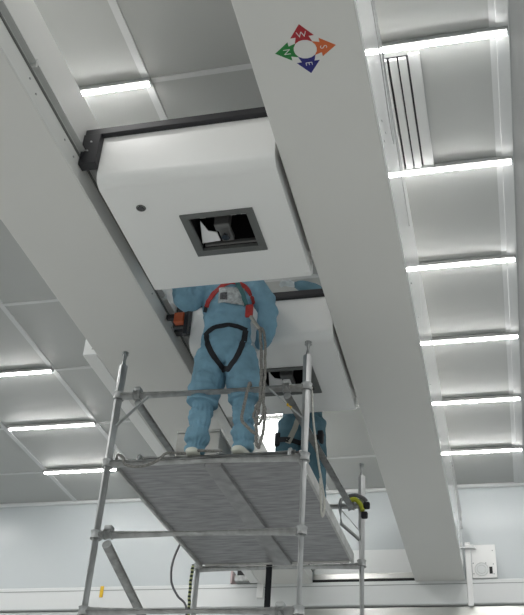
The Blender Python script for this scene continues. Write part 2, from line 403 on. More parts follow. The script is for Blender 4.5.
# ------------------------------------------------------------------ the two white boxes between the beams
def make_carriage():
    t = thing('overhead_box', 'nearer white box between the beams, with framed window and round sensor fully in view', 'equipment box',
              (-1.82, 4.95, 5.65), 'white boxes between the beams')
    xl, xr, yf, yb, zb, zt = -2.41, -1.20, 4.325, 5.555, 5.65, 6.055
    wx0, wx1, wy0, wy1 = -1.915, -1.485, 4.765, 5.155            # window opening
    bm = bmesh.new(); n = 8; R = .085
    prof = [(yf, zt)] + [(yf + R - R * math.cos(PI / 2 * k / n), zb + R - R * math.sin(PI / 2 * k / n)) for k in range(n + 1)]
    rl = [bm.verts.new((xl, y, z)) for y, z in prof]; rr = [bm.verts.new((xr, y, z)) for y, z in prof]
    for k in range(len(prof) - 1): bm.faces.new((rl[k], rl[k + 1], rr[k + 1], rr[k]))
    # underside with a hole: four quads round the window
    bl = bm.verts.new((xl, yb, zb)); br = bm.verts.new((xr, yb, zb)); fl, fr = rl[-1], rr[-1]
    a = [bm.verts.new((x, y, zb)) for x, y in ((wx0, wy0), (wx1, wy0), (wx1, wy1), (wx0, wy1))]
    bm.faces.new((fl, fr, a[1], a[0])); bm.faces.new((fr, br, a[2], a[1])); bm.faces.new((br, bl, a[3], a[2])); bm.faces.new((bl, fl, a[0], a[3]))
    tb = [bm.verts.new((xl, yb, zt)), bm.verts.new((xr, yb, zt))]
    bm.faces.new((bl, br, tb[1], tb[0])); bm.faces.new((rl[0], rr[0], tb[1], tb[0]))
    bm.faces.new(rl + [bl, tb[0]]); bm.faces.new(rr + [br, tb[1]])
    obj('shell', bm, M['white'], t, smooth=30)
    bm = bmesh.new(); bm_box(bm, -2.535, xr, 4.285, yb, 6.057, 6.115, .004); obj('top_frame', bm, M['black'], t)
    box_obj('hanger_bracket', (-2.535, -2.412, 5.3, yb, 5.93, 6.056), M['black'], t, .003)
    hb = box_obj('hanger_bracket', (-2.535, -2.412, 4.272, 4.345, 5.79, 6.056), M['black'], t, .003)
    for z in (5.90, 5.98):
        b2 = bmesh.new(); bm_disc(b2, (-2.485 + (z - 5.9) * .2, 4.270, z), (0, 1, 0), .007, .010, 10); obj('bolt', b2, M['collar'], hb)
    bm = bmesh.new(); bm_disc(bm, (-2.192, 4.617, zb), (0, 0, 1), .026, .012, 24); so = obj('sensor', bm, M['lens'], t, smooth=40)
    bm = bmesh.new()
    bm_tube(bm, [(-2.192 + .03 * math.cos(2 * PI * k / 24), 4.617 + .03 * math.sin(2 * PI * k / 24), zb - .002) for k in range(25)], .004, 6, cap=False)
    obj('sensor_ring', bm, M['frame'], so)
    # window frame
    bm = bmesh.new(); fx0, fx1, fy0, fy1 = -1.958, -1.443, 4.733, 5.192
    for d in ((fx0, fx1, fy0, wy0 + .012), (fx0, fx1, wy1 - .022, fy1), (fx0, wx0 + .012, wy0 + .012, wy1 - .022), (wx1 - .012, fx1, wy0 + .012, wy1 - .022)):
        bm_box(bm, d[0], d[1], d[2], d[3], zb - .012, zb + .02, .002)
    wf = obj('window_frame', bm, M['frame'], t)
    bm = bmesh.new()                                             # dark recess, open below
    for d in ((wx0 - .01, wx1 + .01, wy0 - .01, wy1 + .01, zb + .30, zb + .31), (wx0 - .012, wx0 - .002, wy0, wy1, zb, zb + .30), (wx1 + .002, wx1 + .012, wy0, wy1, zb, zb + .30),
              (wx0, wx1, wy0 - .012, wy0 - .002, zb, zb + .30), (wx0, wx1, wy1 + .002, wy1 + .012, zb, zb + .30)): bm_box(bm, *d)
    obj('recess', bm, M['dark'], wf)
    bm = bmesh.new(); bm_box(bm, -1.765, -1.655, 4.90, 4.97, zb + .02, zb + .24, .01, 2); bm_box(bm, -1.79, -1.63, 4.86, 4.93, zb + .13, zb + .22, .012, 2)
    bm_box(bm, -1.75, -1.66, 4.93, 5.09, zb + .02, zb + .07, .012, 2)
    gm = obj('camera_mount', bm, M['mech'], t)
    bm = bmesh.new(); bm_disc(bm, (-1.705, 5.02, zb + .012), (0, 0, 1), .030, .03, 20); obj('camera_lens', bm, M['lens'], gm, smooth=40)
    bm = bmesh.new()
    vs = [bm.verts.new(p) for p in ((-1.900, 5.095, zb + .03), (-1.765, 5.085, zb + .03), (-1.770, 5.005, zb + .045), (-1.83, 4.99, zb + .05), (-1.86, 4.89, zb + .06))]
    hs = [bm.verts.new(v.co + Vector((0, .004, .008))) for v in vs]
    bm.faces.new(vs); bm.faces.new(hs[::-1])
    for i in range(5): bm.faces.new((vs[i], vs[(i + 1) % 5], hs[(i + 1) % 5], hs[i]))
    obj('bright_plate', bm, M['plate_shine'], t)
    box_obj('cross_bar', (wx0 + .03, wx1 - .02, 5.11, 5.13, zb + .02, zb + .05), M['mech'], t, .004)
    box_obj('cross_bar', (wx0 + .1, wx1 - .06, 4.80, 4.815, zb + .1, zb + .2), M['mech'], t, .003)
    for xx in (-1.82, -1.60, -1.53):
        bm = bmesh.new(); bm_box(bm, xx - .022, xx + .022, 4.785, 4.83, zb + .03, zb + .07, .004); obj('terminal', bm, M['rail'], t)
    bm = bmesh.new(); bm_box(bm, xr - .04, xr + .012, yb - .05, yb - .015, zb - .004, zb + .09, .004); obj('corner_tab', bm, M['white'], t)
    return t
c1 = make_carriage()
c2 = copy_tree(c1, (-1.82 + .005, 4.95 + 2.08, 5.65), 'farther white ceiling box between the beams, behind the worker')

# orange block on the rail in front of the far box
ob = thing('orange_block', 'small orange block with a black holder on the left rail below the raised elbow', 'sensor', (-2.45, 6.15, 5.72))
box_obj('block', (-2.445, -2.36, 6.09, 6.15, 5.712, 5.805), M['orange'], ob, .008)
bm = bmesh.new(); bm_box(bm, -2.47, -2.325, 6.148, 6.19, 5.70, 5.835, .006); bm_box(bm, -2.359, -2.325, 6.10, 6.15, 5.60, 5.835, .004); bm_box(bm, -2.535, -2.46, 6.15, 6.19, 5.79, 5.835, .004)
obj('holder', bm, M['black'], ob)

# ------------------------------------------------------------------ things on the far wall
fp = thing('fan_panel', 'square white panel with a round fan guard on the far wall beside the right beam', 'panel', (-.28, 12.49, 5.75))
box_obj('panel_body', (-.425, -.11, 12.478, 12.52, 5.722, 6.165), M['white'], fp, .006)
for rr in (.085, .055):
    bm = bmesh.new(); bm_tube(bm, [(-.302 + rr * math.cos(2 * PI * k / 24), 12.474, 5.835 + rr * math.sin(2 * PI * k / 24)) for k in range(25)], .006, 6, cap=False)
    obj('fan_guard', bm, M['rail'], fp)
bm = bmesh.new(); bm_disc(bm, (-.302, 12.476, 5.835), (0, 1, 0), .083, .006); obj('fan_disc', bm, M['ledge'], fp)
box_obj('rating_plate', (-.205, -.165, 12.470, 12.480, 5.775, 5.865), M['dark'], fp, .002)
screws(fp, [(x, 12.476, z) for x, z in ((-.15, 6.08), (-.15, 5.90), (-.15, 5.77), (-.245, 5.915), (-.405, 5.915), (-.405, 5.775), (-.245, 5.775))], (0, 1, 0))
wb = thing('wall_box', 'small grey box with dark top on the far wall by the left beam end', 'box', (-3.45, 12.5, 5.75))
bm = bmesh.new(); bm_box(bm, -3.60, -3.30, 12.40, 12.70, 5.72, 5.80, .006); obj('box_body', bm, M['collar'], wb)
box_obj('dark_top', (-3.57, -3.31, 12.42, 12.70, 5.80, 5.88), M['dark'], wb, .004)
box_obj('side_bracket', (-3.68, -3.655, 12.48, 12.72, 5.72, 5.9), M['pink'], wb, .004)
yt = box_obj('yellow_tag', (-5.58, -5.53, 12.488, 12.499, 5.56, 5.72), M['tag'], None, .002, origin=(-5.55, 12.49, 5.64))
tag(yt, 'small yellow tag stuck on the white ledge of the far wall at lower left', 'tag')
# ------------------------------------------------------------------ scaffold tower
ZR = [.66, 1.20, 1.73, 2.27, 2.80, 3.34, 3.87, 4.41, 4.97]
FL = Vector((-2.75, 5.95, 0)); FR = Vector((-1.302, 6.0, 0)); BL = Vector((-2.72, 8.15, 0)); BR = Vector((-1.222, 8.165, 0))
RT = .034
sc = thing('scaffold_tower', 'galvanised tube scaffold tower under the overhead boxes', 'scaffold', (-2.0, 7.05, 0))
def post(p, levels):
    q = lambda z: (p.x, p.y, z)
    po = tube_obj('post', [q(.16), q(5.235)], RT, M['galv'], sc, 18)
    bm = bmesh.new(); bm_tube(bm, [q(5.235), q(5.345)], .021, 14); bm_disc(bm, q(5.35), (0, 0, 1), .027, .02, 14)
    obj('spigot', bm, M['collar'], po, smooth=40)
    for z in levels:
        bm = bmesh.new(); bm_tube(bm, [q(z - .032), q(z - .028), q(z - .012), q(z + .012), q(z + .028), q(z + .032)], [RT + .001, RT + .008, RT + .003, RT + .003, RT + .008, RT + .001], 18)
        obj('collar', bm, M['collar'], po, smooth=50)
    bm = bmesh.new(); bm_disc(bm, (p.x, p.y + .02, .075), (1, 0, 0), .075, .045, 20); obj('castor_wheel', bm, M['strapblk'], po, smooth=40)
    bm = bmesh.new(); bm_box(bm, p.x - .035, p.x + .035, p.y - .03, p.y + .05, .148, .17); bm_box(bm, p.x - .036, p.x - .026, p.y, p.y + .04, .06, .15); bm_box(bm, p.x + .026, p.x + .036, p.y, p.y + .04, .06, .15)
    obj('castor_fork', bm, M['collar'], po)
for p in (FL, FR, BL, BR): post(p, ZR)
at = lambda p, z: Vector((p.x, p.y, z))
for z in ZR:
    tube_obj('rung', [at(FL, z), at(FR, z)], .031, M['galv'], sc, 16)
    tube_obj('rung', [at(BL, z - .02), at(BR, z - .02)], .029, M['galv'], sc, 16)
# gusset braces between post and top rung
def gus(a, b):
    bm = bmesh.new(); bm_tube(bm, [a, b], .018, 8, flat=(1, .45)); return obj('gusset', bm, M['galv'], sc)
gus((-2.745, 5.945, 4.70), (-2.50, 5.955, 4.965)); gr_ = gus((-1.308, 5.985, 4.70), (-1.575, 5.98, 4.965))
bm = bmesh.new(); bm_tube(bm, [(-1.405, 5.982, 4.797), (-1.435, 5.981, 4.827)], .0195, 8, flat=(1, .5)); obj('sticker', bm, M['tag'], gr_, label='yellow sticker')
gus((-1.23, 8.16, 4.70), (-1.43, 8.16, 4.94)); gus((-2.71, 8.15, 4.70), (-2.5, 8.15, 4.94))
# guard rails along both sides, clipped to the end frames, and the lower brace
def clip(p, ax):
    bm = bmesh.new(); p = Vector(p)
    bm_disc(bm, p, ax, .042, .055, 8); bm_box(bm, p.x - .03, p.x + .03, p.y - .035, p.y + .035, p.z + .02, p.z + .058, .012, 2)
    obj('rail_clip', bm, M['collar'], sc, smooth=40)
def rail(a, b, r=.029):
    tube_obj('guard_rail', [a, b], r, M['galvd'], sc, 14)
rail((-2.60, 5.985, 4.925), (-2.60, 8.12, 4.90)); clip((-2.60, 5.955, 4.975), (1, 0, 0)); clip((-2.60, 8.15, 4.94), (1, 0, 0))
rail((-1.45, 6.02, 4.925), (-1.315, 8.14, 4.93)); clip((-1.45, 5.995, 4.975), (1, 0, 0)); clip((-1.315, 8.155, 4.94), (1, 0, 0))
tube_obj('diagonal_brace', [(-2.66, 5.945, 3.80), (-2.64, 8.13, 3.13)], .034, M['galvd'], sc, 14)
clip((-2.66, 5.95, 3.875), (1, 0, 0)); clip((-2.64, 8.15, 3.17), (1, 0, 0))
clip((-1.42, 5.995, 3.335), (1, 0, 0))
tube_obj('diagonal_brace', [(-1.42, 6.03, 3.30), (-1.36, 8.13, 2.27)], .024, M['galvd'], sc, 14)
# small bent stay tying the right guard rail to the back post
tube_obj('stay', smooth_path([(-1.40, 8.05, 4.87), (-1.395, 8.05, 4.96), (-1.36, 8.08, 4.98)], 4), .016, M['galvd'], sc, 10)
tube_obj('stay', [(-1.40, 8.05, 4.87), (-1.39, 8.06, 4.74), (-1.235, 8.15, 4.62)], .016, M['galvd'], sc, 10)

# ------------------------------------------------------------------ platform
pf = thing('scaffold_platform', 'grey scaffold platform with a streaked underside that the workers stand on', 'platform', (-2.0, 7.05, 4.4))
def quad_slab(xa0, xb0, y0, xa1, xb1, y1, z0, z1):
    bm = bmesh.new()
    lo = [bm.verts.new(p) for p in ((xa0, y0, z0), (xb0, y0, z0), (xb1, y1, z0), (xa1, y1, z0))]
    hi = [bm.verts.new((v.co.x, v.co.y, z1)) for v in lo]
    bm.faces.new(lo); bm.faces.new(hi[::-1])
    for i in range(4): bm.faces.new((lo[i], lo[(i + 1) % 4], hi[(i + 1) % 4], hi[i]))
    return bm
obj('deck_board', quad_slab(-2.69, -1.345, 6.02, -2.66, -1.30, 8.10, 4.415, 4.452), M['deck'], pf)
obj('deck_top', quad_slab(-2.69, -1.345, 6.02, -2.66, -1.30, 8.10, 4.452, 4.472), M['decktop'], pf)
obj('center_channel', quad_slab(-2.035, -1.915, 6.03, -1.99, -1.83, 8.09, 4.385, 4.416), M['channel'], pf)
obj('side_rail', quad_slab(-1.345, -1.325, 6.02, -1.300, -1.280, 8.10, 4.385, 4.478), M['deckrail'], pf)
obj('side_rail', quad_slab(-2.71, -2.69, 6.02, -2.68, -2.66, 8.10, 4.385, 4.478), M['deckrail'], pf)
bm = bmesh.new(); bm_tube(bm, [(-2.50, 6.005, 4.456), (-1.37, 6.022, 4.456)], .024, 12); obj('end_tube', bm, M['galv'], pf, smooth=40)
bm = bmesh.new(); bm_box(bm, -2.64, -1.32, 8.085, 8.125, 4.402, 4.45, .006); obj('end_rail', bm, M['deckrail'], pf)
for x, y in ((-2.52, 5.985), (-1.40, 6.0), (-2.58, 8.13), (-1.40, 8.13)):
    bm = bmesh.new(); pts = [(x, y + (.06 if y < 7 else -.06), 4.46), (x, y, 4.475), (x, y + (-.035 if y < 7 else .035), 4.45), (x, y + (-.037 if y < 7 else .037), 4.41)]
    bm_tube(bm, smooth_path(pts, 4), .014, 8); obj('hook', bm, M['collar'], pf, smooth=40)

# stainless tool box standing on the platform
tb = thing('tool_box', 'plain grey steel box standing on the platform behind the workers left leg', 'box', (-2.33, 6.72, 4.475))
box_obj('box_body', (-2.485, -2.13, 6.6, 6.98, 4.478, 4.965), M['steel'], tb, .006)
box_obj('lid', (-2.49, -2.125, 6.595, 6.985, 4.965, 4.988), M['steel'], tb, .004)
box_obj('latch', (-2.33, -2.29, 6.588, 6.6, 4.93, 4.98), M['collar'], tb, .003)

# ------------------------------------------------------------------ people
def finger(bm, base, d, nrm, L, r, curl):
    p = Vector(base); d = Vector(d).normalized(); nrm = Vector(nrm).normalized(); pts = [p - d * .02, p]; rs = [r, r]
    ax = d.cross(nrm).normalized()
    for i, f in enumerate((.45, .32, .23)):
        d = Matrix.Rotation(curl * (.7, 1, .8)[i], 3, ax) @ d
        p = p + d * (L * f); pts.append(p); rs.append(r * (.97, .9, .72)[i])
    bm_tube(bm, pts, rs, 8)
def hand(bm, wrist, d, palm, side, curl=.35, s=1.0):
    """d: wrist->fingers, palm: direction the palm faces, side: direction of the thumb"""
    w = Vector(wrist); d = Vector(d).normalized(); palm = Vector(palm); palm = (palm - d * palm.dot(d)).normalized()
    t = d.cross(palm).normalized()
    if t.dot(Vector(side)) < 0: t = -t
    n = 14; rings = []
    for u, ra, rb in ((-.03, .030, .024), (0, .030, .022), (.03, .036, .019), (.065, .042, .016), (.09, .042, .013)):
        c = w + d * u * s
        rings.append([bm.verts.new(c + t * (ra * s * math.cos(2 * PI * k / n)) + palm * (rb * s * math.sin(2 * PI * k / n))) for k in range(n)])
    for i in range(len(rings) - 1):
        for k in range(n): bm.faces.new((rings[i][k], rings[i][(k + 1) % n], rings[i + 1][(k + 1) % n], rings[i + 1][k]))
    bm.faces.new(rings[0][::-1]); bm.faces.new(rings[-1])
    for off, L, r in ((.033, .074, .0100), (.0112, .082, .0102), (-.0112, .076, .0100), (-.032, .060, .009)):
        finger(bm, w + d * .085 * s + t * off * s, d + t * off * 1.6, palm, L * s, r * s, curl)
    finger(bm, w + d * .030 * s + t * .030 * s, d * .75 + t * .75 + palm * .25, palm, .064 * s, .0115 * s, curl * .6)

def remesh_body(bm, voxel, iters=6):
    bmesh.ops.recalc_face_normals(bm, faces=list(bm.faces))
    me = bpy.data.meshes.new('tmp'); bm.to_mesh(me); bm.free()
    o = bpy.data.objects.new('tmp', me); COL.objects.link(o)
    r = o.modifiers.new('r', 'REMESH'); r.mode = 'VOXEL'; r.voxel_size = voxel; r.adaptivity = 0
    sm = o.modifiers.new('s', 'SMOOTH'); sm.factor = .5; sm.iterations = iters
    dg = bpy.context.evaluated_depsgraph_get(); out = bpy.data.meshes.new_from_object(o.evaluated_get(dg))
    bpy.data.objects.remove(o); bpy.data.meshes.remove(me)
    b = bmesh.new(); b.from_mesh(out); bpy.data.meshes.remove(out); return b

def head(bm, c, s=1.0):
    """head looking along -Y, eyes at half height, nose, brow, mouth, chin"""
    cx, cy, cz = c
    bm_ball(bm, c, .1 * s, (.82, .98, 1.12), 3)
    bm_ball(bm, (cx, cy - .03 * s, cz - .06 * s), .07 * s, (.85, .9, .95), 2)            # jaw
    bm_tube(bm, [(cx, cy - .088 * s, cz + .022 * s), (cx, cy - .106 * s, cz - .012 * s), (cx, cy - .112 * s, cz - .028 * s), (cx, cy - .09 * s, cz - .036 * s)], [.009 * s, .012 * s, .015 * s, .008 * s], 8)
    bm_tube(bm, [(cx - .04 * s, cy - .083 * s, cz + .028 * s), (cx, cy - .094 * s, cz + .03 * s), (cx + .04 * s, cy - .083 * s, cz + .028 * s)], .010 * s, 8)
    bm_tube(bm, [(cx - .022 * s, cy - .088 * s, cz - .06 * s), (cx, cy - .098 * s, cz - .06 * s), (cx + .022 * s, cy - .088 * s, cz - .06 * s)], .008 * s, 8)

def shoe(x, yb, z, yaw, parent, s=1.0):
    bm = bmesh.new(); n = 16; rings = []
    ca, sa = math.cos(yaw), math.sin(yaw)
    for u, w, h in ((.05, .026, .06), (.035, .036, .085), (-.01, .042, .095), (-.07, .043, .082), (-.13, .050, .066), (-.18, .046, .055), (-.205, .030, .042), (-.215, .012, .03)):
        ring = []
        for k in range(n):
            a = 2 * PI * k / n; px = w * math.cos(a); pz = h * .5 + h * .5 * math.sin(a)
            if math.sin(a) < 0: px = w * (1.0 if math.cos(a) > 0 else -1.0) * abs(math.cos(a)) ** .5
            ring.append(bm.verts.new((x + (px * ca - u * sa) * s, yb + (px * sa + u * ca) * s, z + max(pz, 0) * s)))
        rings.append(ring)
    for i in range(len(rings) - 1):
        for k in range(n): bm.faces.new((rings[i][k], rings[i][(k + 1) % n], rings[i + 1][(k + 1) % n], rings[i + 1][k]))
    bm.faces.new(rings[0][::-1]); bm.faces.new(rings[-1])
    return obj('shoe', bm, M['shoe'], parent, smooth='all')

def wrinkle(b, amp, zones, gathers=()):
    """cloth folds pushed along the normals; zones: (centre, radius, extra amplitude, frequency)"""
    b.normal_update()
    mv = []
    for v in b.verts:
        p = v.co
        a = amp * (noise.noise(Vector((p.x * 9, p.y * 9, p.z * 13))) + .5 * noise.noise(Vector((p.x * 24, p.y * 24, p.z * 26))))
        for c, rad, e, f in zones:
            w = max(0, 1 - (p - Vector(c)).length / rad)
            if w > 0:
                q = p - Vector(c)
                a += e * w * math.sin(f * (q.z + .25 * q.x + .03 * noise.noise(p * 8)))
        for gx, gy, gz in gathers:                        # pleats round an elastic band
            w = max(0, 1 - abs(p.z - gz) / .055)
            if w > 0 and (p.x - gx) ** 2 + (p.y - gy) ** 2 < .0225:
                a += .006 * w * math.sin(13 * math.atan2(p.y - gy, p.x - gx))
        mv.append((v, v.normal * a))
    for v, d in mv: v.co += d

def strap_on(tree, name, pts, width, m, parent, off=.008, thick=.005, view=(0, 1, 0), axis_from=None, k=8):
    """webbing laid on the body: the path (x,z pairs) is dropped along +Y onto the front surface"""
    path = smooth_path([Vector((p[0], 0, p[1])) for p in pts], k)
    hits = []
    for p in path:
        h = tree.ray_cast(Vector((p.x, axis_from, p.z)), Vector(view))
        if h[0] is not None: hits.append((h[0], h[1]))
    ys = [h[0].y for h in hits]
    pos = []
    for i, (q, nn) in enumerate(hits):
        lo, hi = max(0, i - 2), min(len(hits), i + 3)
        y = min(sum(ys[lo:hi]) / (hi - lo), q.y)
        nn = Vector((nn.x * .6, nn.y, nn.z * .4)).normalized()
        pos.append((Vector((q.x, y, q.z)) + nn * off, nn))
    bm = bmesh.new(); prev = None; first = None
    for i, (q, nn) in enumerate(pos):
        d = (pos[min(i + 1, len(pos) - 1)][0] - pos[max(i - 1, 0)][0]).normalized()
        s = d.cross(nn).normalized() * (width / 2)
        ring = [bm.verts.new(q + s), bm.verts.new(q - s), bm.verts.new(q - s - nn * thick), bm.verts.new(q + s - nn * thick)]
        if prev:
            for j in range(4): bm.faces.new((prev[j], prev[(j + 1) % 4], ring[(j + 1) % 4], ring[j]))
        else: first = ring
        prev = ring
    bm.faces.new(first); bm.faces.new(prev[::-1])
    return obj(name, bm, m, parent, smooth=50)

# ---------------- worker at the front of the platform
ZD = 4.474
w1 = thing('person', 'worker in blue cleanroom coverall and red and black harness, standing at the platform front', 'person', (-2.0, 6.12, ZD))
bm = bmesh.new()
CX = -1.985
bm_loft(bm, [(CX, 6.12, 5.27, .06, .08), (CX, 6.12, 5.31, .150, .115), (CX, 6.12, 5.40, .195, .140), (CX, 6.12, 5.50, .198, .142), (CX, 6.11, 5.62, .188, .132), (CX, 6.10, 5.66, .192, .136),
             (CX - .005, 6.08, 5.78, .200, .140), (CX - .005, 6.06, 5.92, .212, .140), (CX - .005, 6.05, 6.02, .205, .125), (CX - .005, 6.05, 6.075, .13, .10), (CX - .005, 6.05, 6.11, .075, .075), (CX, 6.04, 6.20, .062, .066)], 28)
head(bm, (CX + .005, 6.02, 6.28))
for sx, hx, kx, ax in ((-1, -2.085, -2.115, -2.15), (1, -1.862, -1.80, -1.78)):
    pts = [(hx, 6.12, 5.42), (hx + sx * .01, 6.12, 5.30), ((hx + kx) / 2, 6.11, 5.18), (kx, 6.09, 5.02), (kx + sx * .004, 6.09, 4.955), (kx + sx * .006, 6.09, 4.935)]
    bm_tube(bm, smooth_path(pts, 4), [r for r in [.128, .129, .130, .130, .130, .129, .128, .127, .126, .125, .124, .124, .123, .122, .121, .121, .121, .122, .123, .123, .122]], 22)
    zz = [4.99, 4.94, 4.90, 4.86, 4.82, 4.79, 4.765, 4.745, 4.72, 4.69, 4.66, 4.635, 4.615, 4.595, 4.575, 4.55, 4.53]
    rr = [.078, .078, .079, .083, .087, .086, .078, .064, .082, .095, .096, .086, .068, .060, .078, .078, .068]
    bm_tube(bm, [(kx + (ax - kx) * (4.99 - z) / .46, 6.09 + .02 * (4.99 - z) / .46, z) for z in zz], rr, 22)
# arm raised to the rail (picture left)
bm_tube(bm, smooth_path([(-2.12, 6.06, 6.02), (-2.21, 6.03, 5.97), (-2.285, 5.985, 5.83), (-2.325, 5.92, 5.85), (-2.335, 5.85, 5.99), (-2.345, 5.80, 6.17)], 4),
        [.092, .091, .09, .089, .088, .088, .087, .086, .086, .086, .086, .086, .083, .08, .077, .073, .069, .064, .058, .05, .042], 18)
hand(bm, (-2.345, 5.80, 6.185), (-.25, -.2, 1), (-.6, .9, 0), (1, -.2, 0), .5)
# arm hanging, hand behind the hip (picture right)
bm_tube(bm, smooth_path([(-1.85, 6.06, 6.03), (-1.775, 6.07, 5.97), (-1.70, 6.10, 5.85), (-1.67, 6.13, 5.73), (-1.69, 6.20, 5.60), (-1.76, 6.30, 5.56)], 4),
        [.092, .092, .092, .092, .091, .09, .089, .088, .087, .086, .085, .084, .083, .082, .080, .078, .075, .071, .066, .058, .046], 18)
hand(bm, (-1.765, 6.305, 5.56), (-1, .25, -.25), (0, -1, 0), (0, 0, 1), .4)
b = remesh_body(bm, .0075, 5)
zones = [((-2.135, 6.08, 4.84), .13, .009, 110), ((-1.80, 6.08, 4.84), .13, .009, 110), ((-2.11, 6.02, 5.02), .20, .010, 60), ((-1.82, 6.02, 5.02), .20, .010, 60),
         ((CX, 6.0, 5.72), .24, .011, 62), ((-2.33, 5.98, 5.88), .16, .010, 55), ((-1.68, 6.1, 5.76), .20, .010, 50), ((CX, 6.0, 5.32), .2, .008, 50)]
wrinkle(b, .015, zones, [(-2.125, 6.10, 4.745), (-2.14, 6.10, 4.60), (-1.79, 6.10, 4.745), (-1.78, 6.10, 4.60), (-2.12, 6.09, 4.87), (-1.795, 6.09, 4.87)])
def region_mats(b, hc, hands, o_mats):
    for f in b.faces:
        c = f.calc_center_median(); i = 0
        q = c - Vector(hc)
        if q.y < -.062 and abs(q.x) < .062 and -.01 < q.z < .05: i = 1           # eye opening in the hood
        elif q.y < -.03 and abs(q.x) < .09 and -.125 < q.z <= -.01: i = 2          # mask
        for hp, rad in hands:
            if (c - Vector(hp)).length < rad: i = 3
        f.material_index = i
region_mats(b, (CX + .005, 6.02, 6.28), [((-2.36, 5.78, 6.285), .10), ((-1.86, 6.33, 5.54), .10)], None)
body1 = obj('coverall', b, [M['suit'], M['skin'], M['mask'], M['glove']], w1, smooth='all')
bm = bmesh.new()
for sx in (-1, 1): bm_ball(bm, (CX + .005 + sx * .031, 5.933, 6.293), .010, (1.3, .6, .8), 2)
obj('eye', bm, M['eye'], w1, smooth='all')
shoe(-2.15, 6.16, ZD, .12, w1); shoe(-1.765, 6.17, ZD, -.15, w1)

def tree_of(o):
    off = origin_of(o); me = o.data
    return BVHTree.FromPolygons([v.co + off for v in me.vertices], [p.vertices[:] for p in me.polygons])
T1 = tree_of(body1)
cv = lambda x, z: (x * .972 + .022, 1.5 + (z - 1.5) * .9745)
st = lambda n, pts, w, m, **k: strap_on(T1, n, [cv(*p) for p in pts], w, m, w1, axis_from=5.2, **k)
st('waist_belt', [(-2.225, 5.615), (-2.15, 5.655), (-2.05, 5.668), (-1.95, 5.667), (-1.885, 5.66)], .040, M['strapblk'])
st('leg_strap', [(-2.205, 5.61), (-2.17, 5.49), (-2.11, 5.38), (-2.045, 5.305), (-1.985, 5.275)], .045, M['strapblk'])
st('leg_strap', [(-1.893, 5.655), (-1.895, 5.53), (-1.91, 5.40), (-1.965, 5.31), (-2.0, 5.275)], .045, M['strapblk'])
st('shoulder_strap', [(-2.215, 5.86), (-2.17, 5.94), (-2.09, 6.01), (-2.02, 6.045), (-1.98, 6.05)], .042, M['red'])
st('shoulder_strap', [(-1.98, 6.05), (-1.90, 6.02), (-1.855, 5.95), (-1.835, 5.85)], .040, M['red'])
st('side_strap', [(-2.235, 5.83), (-2.215, 5.88)], .035, M['strapblk'])
st('lanyard_strap', [(-1.965, 6.05), (-1.935, 5.99), (-1.905, 5.91), (-1.895, 5.85)], .036, M['greenstrap'], off=.016)
# clear chest pocket with a badge
def patch(name, x0, x1, z0, z1, m, off, nx=8, nz=6, skew=0):
    bm = bmesh.new(); g = []
    for i in range(nx + 1):
        row = []
        for j in range(nz + 1):
            x, z = cv(x0 + (x1 - x0) * i / nx, z0 + (z1 - z0) * j / nz + skew * (i / nx - .5))
            h = T1.ray_cast(Vector((x, 5.2, z)), Vector((0, 1, 0)))
            y = h[0].y if h[0] is not None else 5.93
            row.append((x, y, z))
        g.append(row)
    lo = [[bm.verts.new((x, y - off, z)) for x, y, z in r] for r in g]; hi = [[bm.verts.new((x, y - off + .004, z)) for x, y, z in r] for r in g]
    for i in range(nx):
        for j in range(nz):
            bm.faces.new((lo[i][j], lo[i + 1][j], lo[i + 1][j + 1], lo[i][j + 1])); bm.faces.new((hi[i][j], hi[i][j + 1], hi[i + 1][j + 1], hi[i + 1][j]))
    for i in range(nx):
        bm.faces.new((lo[i][0], hi[i][0], hi[i + 1][0], lo[i + 1][0])); bm.faces.new((lo[i][nz], lo[i + 1][nz], hi[i + 1][nz], hi[i][nz]))
    for j in range(nz):
        bm.faces.new((lo[0][j], lo[0][j + 1], hi[0][j + 1], hi[0][j])); bm.faces.new((lo[nx][j], hi[nx][j], hi[nx][j + 1], lo[nx][j + 1]))
    return bm
pk = obj('chest_pocket', patch('p', -2.105, -1.90, 5.855, 6.0, M['pocket'], .012), M['pocket'], w1, smooth='all')
obj('badge', patch('b', -2.09, -2.03, 5.885, 5.945, M['badge'], .0145, 4, 4), M['badge'], pk)
# lanyard clipped to the chest: red absorber, steel hook, twin ropes
ly = thing('lanyard', 'grey rope safety lanyard with a red buckle hanging from the front workers harness', 'lanyard', (-1.72, 5.88, 5.6))
bm = bmesh.new(); bm_box(bm, -1.775, -1.715, 5.852, 5.882, 5.545, 5.655, .010, 2)
obj('buckle', bm, M['red'], ly, label='red buckle')
tube_obj('hook', smooth_path([(-1.735, 5.868, 5.56), (-1.695, 5.87, 5.49), (-1.655, 5.875, 5.43)], 4), .015, M['hook'], ly, 10)
def rope(name, pts, r, m, parent, k=7, j=.004):
    p = smooth_path(pts, k); random.seed(len(pts)); p = [q + Vector((random.uniform(-j, j), random.uniform(-j, j), 0)) for q in p]
    return tube_obj(name, p, r, m, parent, 8)
rope('rope', [(-1.66, 5.875, 5.44), (-1.641, 5.88, 5.36), (-1.625, 5.90, 5.08), (-1.622, 5.90, 4.83), (-1.635, 5.90, 4.70), (-1.632, 5.90, 4.58), (-1.628, 5.90, 4.50), (-1.61, 5.905, 4.455)], .012, M['rope'], ly)
rope('rope', [(-1.655, 5.875, 5.45), (-1.612, 5.88, 5.37), (-1.598, 5.90, 5.10), (-1.598, 5.90, 4.85), (-1.575, 5.90, 4.72), (-1.582, 5.90, 4.59), (-1.595, 5.90, 4.50), (-1.61, 5.905, 4.455)], .011, M['rope'], ly)
rope('rope', [(-1.61, 5.905, 4.86), (-1.645, 5.90, 4.78), (-1.66, 5.90, 4.70), (-1.62, 5.905, 4.64), (-1.59, 5.905, 4.74), (-1.605, 5.90, 4.85)], .010, M['rope'], ly)
